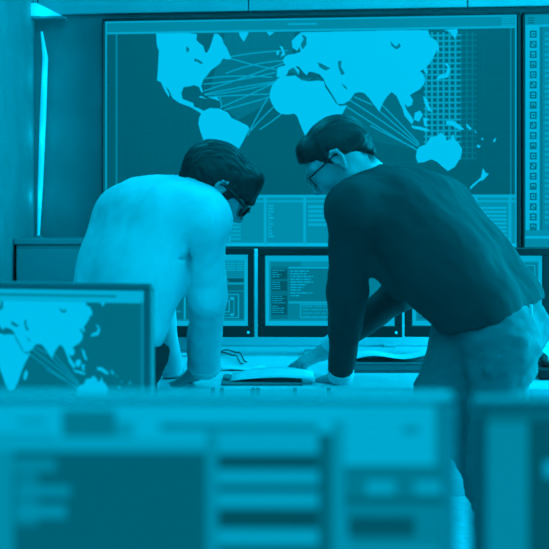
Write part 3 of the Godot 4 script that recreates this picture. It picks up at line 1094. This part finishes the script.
func displays() -> void:
	# large map display: frame of four bars, screen recessed in it
	var look := screen_mat("map_screen", page_map(true))
	M.map_look = screen_mat("small_map_screen", page_map(false))
	var a := wall_point(102, 18.5, 0.07)
	var b := wall_point(521, 250, 0.07)
	var w := Vector2(b.x - a.x, b.z - a.z).length()
	for i in 2:
		var o := thing("wall_display", ["large wall display showing a bright world map with link lines", "large wall display showing a column of square icons beside a table"][i], "display", Vector3.ZERO, YAW, "large wall displays")
		var h := a.y - b.y
		var right := Vector3(cos(YAW), 0, -sin(YAW))
		o.position = Vector3((a.x + b.x) / 2.0, b.y, (a.z + b.z) / 2.0) + right * (w + 0.006) * i
		var rim := 0.018
		var side := 0.012
		var st := st_new()
		add_box(st, Vector3(0, h / 2.0, -0.045), Vector3(w, h, 0.05), 0.006)
		put(o, "casing", done(st), M.display_frame)
		st = st_new()
		add_box(st, Vector3(0, h - side / 2.0, -0.01), Vector3(w, side, 0.03), 0.004)
		add_box(st, Vector3(0, side / 2.0, -0.01), Vector3(w, side, 0.03), 0.004)
		add_box(st, Vector3(-(w - side) / 2.0, h / 2.0, -0.01), Vector3(side, h - 2 * side, 0.03), 0.004)
		add_box(st, Vector3((w - rim) / 2.0, h / 2.0, -0.01), Vector3(rim, h - 2 * side, 0.03), 0.004)
		put(o, "bezel", done(st), M.display_frame)
		put(o, "screen", face(w - side - rim + 0.004, h - 2 * side + 0.004), look if i == 0 else screen_mat("icon_screen", page_icons()), Vector3((side - rim) / 2.0, h / 2.0, -0.016))
		area_light("display_glow", o.to_global(Vector3(0, h / 2.0, 0.02)), o.global_basis.z, Vector2(w - 0.05, h - 0.05), 0.08)
	# glowing shapes at the end of the band, a wedge and a strip
	var t := thing("glow_wedge", "small glowing wedge high on the pier wall", "glowing_shape", wall_point(33, 18, 0.05))  # bright emissive wedge of unknown kind
	var st2 := st_new()
	var q := [Vector3(0, 0, 0), Vector3(0.15, 0, 0), Vector3(0.03, 0.06, 0), Vector3(0, 0.06, 0)]
	var mid := Vector3(0.05, 0.025, 0.03)
	var z := Vector3(0, 0, 0.06)
	quad(st2, q[0], q[1], q[2], q[3], mid)
	quad(st2, q[0] + z, q[1] + z, q[2] + z, q[3] + z, mid)
	for i in 4:
		quad(st2, q[i], q[(i + 1) % 4], q[(i + 1) % 4] + z, q[i] + z, mid)
	put(t, "wedge_body", done(st2), M.strip_glow)
	put(t, "back_plate", box(Vector3(0.17, 0.012, 0.07), 0.002, Vector3(0.075, -0.006, 0.03)), M.wall)
	small_light("wedge_glow", t.position + Vector3(0.06, 0.02, 0.09), 0.003)
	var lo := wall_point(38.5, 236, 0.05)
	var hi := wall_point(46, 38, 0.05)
	var l := thing("reflection_strip", "slim vertical glowing strip added for a reflection beside the large map display", "glowing_shape", lo)  # added glowing strip, imitates a bright reflection along an edge
	put(l, "tube", taper([Vector3.ZERO, (hi - lo) * 0.25, (hi - lo) * 0.6, (hi - lo) * 0.9, hi - lo + Vector3(-0.02, 0.03, 0)], [0.006, 0.012, 0.015, 0.013, 0.005]), M.strip_glow)
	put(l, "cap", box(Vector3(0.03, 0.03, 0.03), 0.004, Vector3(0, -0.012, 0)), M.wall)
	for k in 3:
		small_light("strip_glow", lo + (hi - lo) * (0.2 + 0.3 * k) + Vector3(0, 0, 0.06), 0.003)  # faint point sources added along the glowing strip

func taper(pts: Array, radii: Array) -> ArrayMesh:
	var st := st_new()
	st.set_smooth_group(0)
	for i in pts.size() - 1:
		for k in 12:
			var a := TAU * k / 12.0
			var b := TAU * (k + 1) / 12.0
			var u := Vector3(cos(a), 0, sin(a))
			var v := Vector3(cos(b), 0, sin(b))
			quad(st, pts[i] + u * radii[i], pts[i] + v * radii[i], pts[i + 1] + v * radii[i + 1], pts[i + 1] + u * radii[i + 1], (pts[i] + pts[i + 1]) / 2.0)
	return done(st)
func small_light(called: String, where: Vector3, energy: float) -> void:
	var l := OmniLight3D.new()
	l.name = numbered(called)
	l.light_color = light_tint()
	l.light_energy = energy
	l.light_size = 0.02
	l.omni_range = 12.0
	l.omni_attenuation = 2.0
	l.shadow_enabled = true
	add_child(l)
	l.position = where

func desk(called: String, label: String, x0: float, x1: float, z0: float, z1: float, top: Material) -> Node3D:
	var o := thing(called, label, "desk", Vector3((x0 + x1) / 2.0, 0, (z0 + z1) / 2.0))
	var w := x1 - x0
	var d := absf(z1 - z0)
	put(o, "desk_top", box(Vector3(w, 0.028, d), 0.004, Vector3(0, DESK - 0.014, 0)), top)
	for sx in [-1, 1]:
		for sz in [-1, 1]:
			put(o, "leg", box(Vector3(0.05, DESK - 0.028, 0.05), 0.005, Vector3(sx * (w / 2.0 - 0.06), (DESK - 0.028) / 2.0, sz * (d / 2.0 - 0.08))), M.pale_metal)
	for sz in [-1, 1]:
		put(o, "rail", box(Vector3(w - 0.17, 0.05, 0.03), 0.003, Vector3(0, DESK - 0.053, sz * (d / 2.0 - 0.08))), M.pale_metal)
	return o

func furniture() -> void:
	var d := desk("desk", "long pale desk that the two people lean on", -1.25, 1.42, -3.78, -5.0, M.desk)
	for px in [213, 222, 253, 258, 295, 329]:
		var p := at(px, 390, 3.77)
		put(d, "edge_clip", box(Vector3(0.012, 0.03, 0.012), 0.002), M.grey_plastic, Vector3(p.x, DESK - 0.014, -3.775) - d.position)
	# pale divider standing behind the monitors
	var o := thing("desk_divider", "pale upright divider panel behind the row of desk monitors", "divider", Vector3(0.47, DESK, -4.94))
	put(o, "panel", box(Vector3(1.80, 0.40, 0.03), 0.005, Vector3(0, 0.20, 0)), M.divider)
	for s in [-0.8, 0.0, 0.8]:
		put(o, "foot", box(Vector3(0.05, 0.01, 0.1), 0.002, Vector3(s, 0.005, 0)), M.pale_metal)
	# monitors on the long desk
	var names := ["black desk monitor showing a table and a ring diagram, beside the white shirt", "black desk monitor showing a command window, between the two people", "black desk monitor behind the person in the dark sweater"]
	for i in 3:
		var p := at([182.5, 330.0, 477.0][i], 337, 4.6)
		monitor("desk_monitor", names[i], Vector3(p.x, DESK, -4.6), [0.0, -0.02, -0.04][i], 0.553, 0.342, p.y - DESK, 0.030 - 0.004 * float(i == 0), 0.044, screen_mat("console_screen", page_console(i)), M.black_plastic, "monitors on the long desk", M.pale_plastic)
	# the desk in the middle row with its map monitor
	desk("middle_desk", "pale desk carrying the grey map monitor", -1.9, 0.06, -2.15, -2.95, M.desk)
	var c := at(152, 283.5, 2.45)
	var turn := -0.22
	var mw := 0.65
	var centre := c - Vector3(cos(turn), 0, -sin(turn)) * mw / 2.0
	monitor("map_monitor", "grey framed monitor showing part of the same bright world map", Vector3(centre.x, DESK, centre.z), turn, mw, 0.385, c.y - DESK - 0.385, 0.015, 0.02, M.map_look, M.grey_plastic, "", M.pale_plastic)
	# front row
	desk("front_desk", "pale desk in the front row carrying two blurred monitors", -1.2, 1.3, -0.75, -1.45, M.desk)
	var f := at(453, 392, 1.0)
	monitor("front_monitor", "out-of-focus monitor full of list windows in the front row", Vector3(f.x - 0.272, DESK, -1.0), -0.015, 0.545, 0.345, f.y - DESK - 0.345, 0.0085, 0.02, screen_mat("list_screen", page_near(0)), M.silver_plastic, "monitors in the front row", M.pale_plastic)
	var g := at(472, 396, 1.02)
	monitor("front_monitor", "out-of-focus monitor with a pale side column and dark window in the front row", Vector3(g.x + 0.272, DESK, -1.02), 0.02, 0.545, 0.345, g.y - DESK - 0.345, 0.0105, 0.02, screen_mat("column_screen", page_near(1)), M.grey_plastic, "monitors in the front row", M.pale_plastic)
	# low cabinet by the pier
	var k := thing("low_cabinet", "grey low cabinet standing by the wall behind the white shirt", "cabinet", Vector3(-0.938, 0, -5.34))
	put(k, "body", box(Vector3(0.36, 1.15, 0.30), 0.004, Vector3(0, 0.575, 0)), M.cabinet)
	put(k, "top", box(Vector3(0.38, 0.025, 0.32), 0.004, Vector3(0, 1.1625, 0)), M.cabinet)
	var dr := put(k, "door", box(Vector3(0.35, 1.09, 0.018), 0.003), M.cabinet, Vector3(0, 0.585, 0.16))
	put(dr, "handle", box(Vector3(0.012, 0.14, 0.014), 0.004), M.pale_metal, Vector3(0.14, 0.2, 0.016))

func people() -> void:
	# white shirt, facing the far desk and to the east
	var s1 := Vector3(0.57, 0, 0.82)
	var arm1 := [at(203, 218, 3.55), at(207, 300, 3.60), at(204, 365, 3.80), 0.072, 0.057, 0.052]
	var arm2 := [at(139, 213, 3.88), at(160, 300, 3.98), at(172, 372, 4.0), 0.072, 0.05, 0.034]
	var j := {
		"side": s1, "lens": "dark_lens", "wide": [0.130, 0.120, 0.120], "pelvis": at(114, 322, 3.60), "seat": at(118, 350, 3.6), "belly": at(132, 272, 3.64), "chest": at(151, 222, 3.69), "neck": at(196, 196, 3.69),
		"head_size": 1.0, "head": at(221, 189, 3.68), "head_face": Vector3(0.71, -0.70, -0.06), "head_up": Vector3(0.70, 0.71, 0.0), "face_flat": Vector3(0.8, 0, -0.5),
		"arm_near": arm1, "arm_far": arm2,
		"hand_near": [frame_of(Vector3(-0.62, -0.42, -0.30), Vector3(-0.35, 0.9, 0.1), at(198, 371, 3.80)), [-0.16, -0.14, -0.12, -0.10], 0.1],
		"hand_far": [frame_of(Vector3(0.15, -0.25, -0.95), Vector3(0, 1, -0.2), at(174, 374, 4.01)), [0.2, 0.2, 0.25, 0.3], 0.1],
		"hips": [0.115, 0.115], "leg_near": [at(118, 362, 3.52), at(122, 478, 3.48), at(112, 626, 3.48), 0.105, 0.075, 0.062], "leg_far": [at(124, 362, 3.74), at(140, 470, 3.78), at(120, 600, 3.74), 0.10, 0.075, 0.062],
		"hem": [at(108, 345, 3.6), Vector3(-0.25, -0.96, 0)], "seed": 4, "crumple": 0.010, "top_name": "shirt", "top_mat": M.shirt, "cuff": 1.04, "cuff_long": 0.012,
		"top_folds": [[at(190, 225, 3.52), at(175, 240, 3.50), 0.03, 0.02, 0.02]],
		"top_cuts": [[at(188, 268, 3.50), Vector3(0.006, 0.06, 0.05)], [at(183, 258, 3.495), Vector3(0.016, 0.005, 0.02)]], "low_name": "trousers", "low_mat": M.trousers, "low_folds": [], "strand": 0.006, "rim": 0.0052,
		"hair": [["e", Vector3(-0.034, 0.024, 0), Vector3(0.120, 0.102, 0.096), 0.02], ["c", Vector3(0.05, 0.085, -0.045), Vector3(0.082, 0.036, -0.045), 0.030, 0.013, 0.03], ["c", Vector3(0.05, 0.09, 0), Vector3(0.092, 0.036, 0), 0.032, 0.013, 0.03], ["c", Vector3(0.05, 0.085, 0.045), Vector3(0.082, 0.036, 0.045), 0.030, 0.013, 0.03],
			["c", Vector3(-0.085, 0.0, -0.03), Vector3(-0.085, -0.05, -0.02), 0.04, 0.03, 0.03], ["c", Vector3(-0.085, 0.0, 0.03), Vector3(-0.085, -0.05, 0.02), 0.04, 0.03, 0.03],
			["x", Vector3(0.085, -0.055, 0), Vector3(0.075, 0.082, 0.13), 0.01], ["x", Vector3(-0.003, -0.012, 0.11), Vector3(0.028, 0.036, 0.04), 0.008], ["x", Vector3(-0.003, -0.012, -0.11), Vector3(0.028, 0.036, 0.04), 0.008]],
	}
	var p := person("person in a white shirt and thick dark spectacles, head bowed over the desk", j)
	collar(p, at(200, 194, 3.69), Vector3(0.75, 0.4, -0.1), 0.070, 0.035)
	# dark sweater, facing west, leaning on one fist and pointing
	var s2 := Vector3(-0.57, 0, 0.82)
	var b1 := [at(352, 208, 3.53), at(348, 290, 3.62), at(341, 371, 3.85), 0.072, 0.062, 0.043]
	var b2 := [at(438, 212, 3.86), at(398, 294, 3.96), at(334, 345, 4.05), 0.072, 0.058, 0.042]
	var k := {
		"side": s2, "lens": "lens", "wide": [0.136, 0.138, 0.136], "pelvis": at(489, 305, 3.60), "seat": at(503, 330, 3.58), "belly": at(453, 266, 3.63), "chest": at(416, 217, 3.69), "neck": at(370, 184, 3.69),
		"head_size": 1.05, "head": at(338, 160, 3.66), "head_face": Vector3(-0.75, -0.655, -0.10), "head_up": Vector3(-0.655, 0.755, 0.0), "face_flat": Vector3(-0.8, 0, -0.5),
		"arm_near": b1, "arm_far": b2,
		"hand_near": [frame_of(Vector3(-0.55, -0.30, -0.78), Vector3(0, 1, -0.2), at(340, 377, 3.86)), [1.05, 1.1, 1.1, 1.1], 0.8],
		"hand_far": [frame_of(Vector3(-0.88, -0.46, 0.0), Vector3(-0.4, 0.9, 0.25), at(326, 351, 4.05)), [0.14, 0.5, 0.75, 0.9], 0.3],
		"hips": [0.112, 0.112], "leg_near": [at(502, 352, 3.50), at(493, 466, 3.44), at(510, 610, 3.46), 0.100, 0.072, 0.062], "leg_far": [at(470, 345, 3.66), at(484, 458, 3.66), at(512, 600, 3.62), 0.114, 0.076, 0.062],
		"hem": [at(489, 318, 3.6), Vector3(0.30, -0.95, 0)], "seed": 21, "crumple": 0.009, "top_name": "sweater", "top_mat": M.sweater, "cuff": 0.98, "cuff_long": 0.026,
		"top_folds": [[at(440, 312, 3.5), at(500, 290, 3.50), 0.026, 0.02, 0.03], [at(372, 262, 3.56), at(398, 290, 3.56), 0.03, 0.03, 0.03]],
		"top_cuts": [], "low_name": "jeans", "low_mat": M.jeans, "low_folds": [[at(464, 345, 3.64), at(449, 394, 3.64), 0.09, 0.10, 0.05], [at(449, 394, 3.64), at(479, 455, 3.65), 0.10, 0.075, 0.04], [at(520, 345, 3.42), at(490, 372, 3.40), 0.03, 0.02, 0.02], [at(532, 352, 3.46), at(505, 385, 3.42), 0.025, 0.02, 0.02], [at(440, 350, 3.6), at(470, 356, 3.52), 0.02, 0.02, 0.02]], "strand": 0.003, "rim": 0.0026,
		"hair": [["e", Vector3(-0.018, 0.034, 0), Vector3(0.104, 0.088, 0.080), 0.02], ["c", Vector3(-0.085, 0.01, -0.03), Vector3(-0.082, -0.045, -0.02), 0.028, 0.02, 0.03], ["c", Vector3(-0.085, 0.01, 0.03), Vector3(-0.082, -0.045, 0.02), 0.028, 0.02, 0.03], ["c", Vector3(0.05, 0.078, -0.035), Vector3(0.076, 0.046, -0.03), 0.024, 0.014, 0.03], ["c", Vector3(0.05, 0.082, 0.0), Vector3(0.083, 0.046, 0.0), 0.026, 0.014, 0.03], ["c", Vector3(0.05, 0.078, 0.035), Vector3(0.076, 0.046, 0.03), 0.024, 0.014, 0.03],
			["c", Vector3(0.012, 0.02, 0.076), Vector3(0.014, 0.0, 0.076), 0.009, 0.006, 0.01], ["c", Vector3(0.012, 0.02, -0.076), Vector3(0.014, 0.0, -0.076), 0.009, 0.006, 0.01],
			["x", Vector3(0.092, -0.020, 0), Vector3(0.070, 0.078, 0.13), 0.014], ["x", Vector3(0.015, -0.07, 0), Vector3(0.10, 0.078, 0.14), 0.02]],
	}
	var q := person("person in a dark sweater and jeans with spectacles, pointing at a paper", k)
	collar(q, at(366, 179, 3.69), Vector3(-0.62, 0.7, 0.0), 0.070, 0.036)
	# waistband, back pocket and belt loop on the jeans
	var jeans: Node3D = q.get_node("jeans")
	put(jeans, "waist_patch", box(Vector3(0.010, 0.032, 0.006), 0.002), M.wall_pale, at(531, 310, 3.455) - q.position)

func small_things() -> void:
	# papers and a clipboard between the two people
	var top := DESK + 0.001
	var desk_at := func(px: float, py: float) -> Vector3:
		var d := (1.30 - top) * FOCAL / (py - 210.0)
		return at(px, py, d)
	var cb := thing("clipboard", "dark clipboard lying on the desk between the two people", "clipboard", desk_at.call(262, 381))
	put(cb, "board", box(Vector3(0.26, 0.006, 0.20), 0.002, Vector3(0, 0.004, 0)), M.binder)
	put(cb, "clip", box(Vector3(0.02, 0.012, 0.08), 0.003, Vector3(-0.115, 0.012, 0)), M.grey_metal)
	var g := []
	for j in 5:
		for i in 9:
			var u := i / 8.0
			var v := j / 4.0
			g.append(Vector3(-0.12 + 0.27 * u, 0.010 + 0.022 * sin(u * 2.6) * (1.0 - 0.4 * v), -0.10 + 0.19 * v + 0.02 * u))
	var pp := put(self, "paper_sheet", sheet(g, 9, 0.0008), M.paper, desk_at.call(268, 380))
	tag(pp, "curled white paper sheet on the clipboard under the pointing finger", "paper")
	g = []
	for j in 4:
		for i in 6:
			g.append(Vector3(-0.1 + 0.04 * i + 0.02 * j, 0.002 + 0.004 * sin(i * 1.3), -0.075 + 0.05 * j))
	var pq := put(self, "paper_sheet", sheet(g, 6, 0.0008), M.paper, desk_at.call(232, 368))
	tag(pq, "flat white paper sheet beside the hand of the white-shirted person", "paper")
	# ring binder with loose pages on top
	var b := thing("ring_binder", "closed ring binder lying behind the dark sleeve", "binder", desk_at.call(392, 368))
	put(b, "lower_cover", box(Vector3(0.30, 0.004, 0.24), 0.001, Vector3(0, 0.002, 0)), M.binder)
	put(b, "pages", box(Vector3(0.285, 0.024, 0.225), 0.002, Vector3(0.003, 0.016, 0)), M.cabinet)
	put(b, "upper_cover", box(Vector3(0.30, 0.004, 0.24), 0.001, Vector3(0, 0.030, 0)), M.binder)
	g = []
	for j in 5:
		for i in 11:
			var u := i / 10.0
			g.append(Vector3(-0.15 + 0.31 * u, 0.036 + 0.016 * pow(sin(u * 4.4 + 0.4), 2.0) + 0.003 * j * u, -0.11 + 0.05 * j + 0.01 * u))
	var pr := put(self, "paper_sheet", sheet(g, 11, 0.0008), M.paper, desk_at.call(390, 368))
	tag(pr, "wavy white paper sheet lying on the ring binder", "paper")
	# cables under the monitors
	var which := 0
	for c in [[[205, 346], [222, 344], [234, 347], [243, 353]], [[214, 344], [226, 341.5], [238, 344], [247, 351]]]:
		var curve := Curve3D.new()
		for i in 4:
			var p: Vector3 = desk_at.call(c[i][0], c[i][1] + 12)
			curve.add_point(p + Vector3(0, 0.004 + 0.010 * float(i == 1 or i == 2), 0), Vector3(-0.02, 0, 0), Vector3(0.02, 0, 0))
		var base := curve.get_point_position(0)
		var pts := []
		for v in curve.tessellate(4, 4): pts.append(v - base)
		var o := put(self, "cable", tube(pts, 0.0026, 6), M.cable, base)
		tag(o, ["thin dark cable on the desk, the one closer to the flat paper sheet", "thin dark cable on the desk, closer under the ring-diagram monitor"][which], "cable", "cables below the desk monitors")
		which += 1
	# desk telephone at the far end of the desk
	var t := thing("desk_telephone", "dark desk telephone beside the jeans", "telephone", desk_at.call(556, 376))
	var st := st_new()
	add_box(st, Vector3(0, 0.02, 0), Vector3(0.16, 0.04, 0.19), 0.008)
	put(t, "base", done(st), M.black_plastic)
	put(t, "handset", tube([Vector3(-0.05, 0.045, 0.08), Vector3(-0.05, 0.062, 0.04), Vector3(-0.05, 0.066, 0), Vector3(-0.05, 0.062, -0.04), Vector3(-0.05, 0.045, -0.08)], 0.017, 10), M.black_plastic)
	for r in 4:
		for c in 3:
			put(t, "key", box(Vector3(0.016, 0.005, 0.016), 0.002, Vector3(0.01 + c * 0.024, 0.042, -0.02 + r * 0.024)), M.grey_plastic)
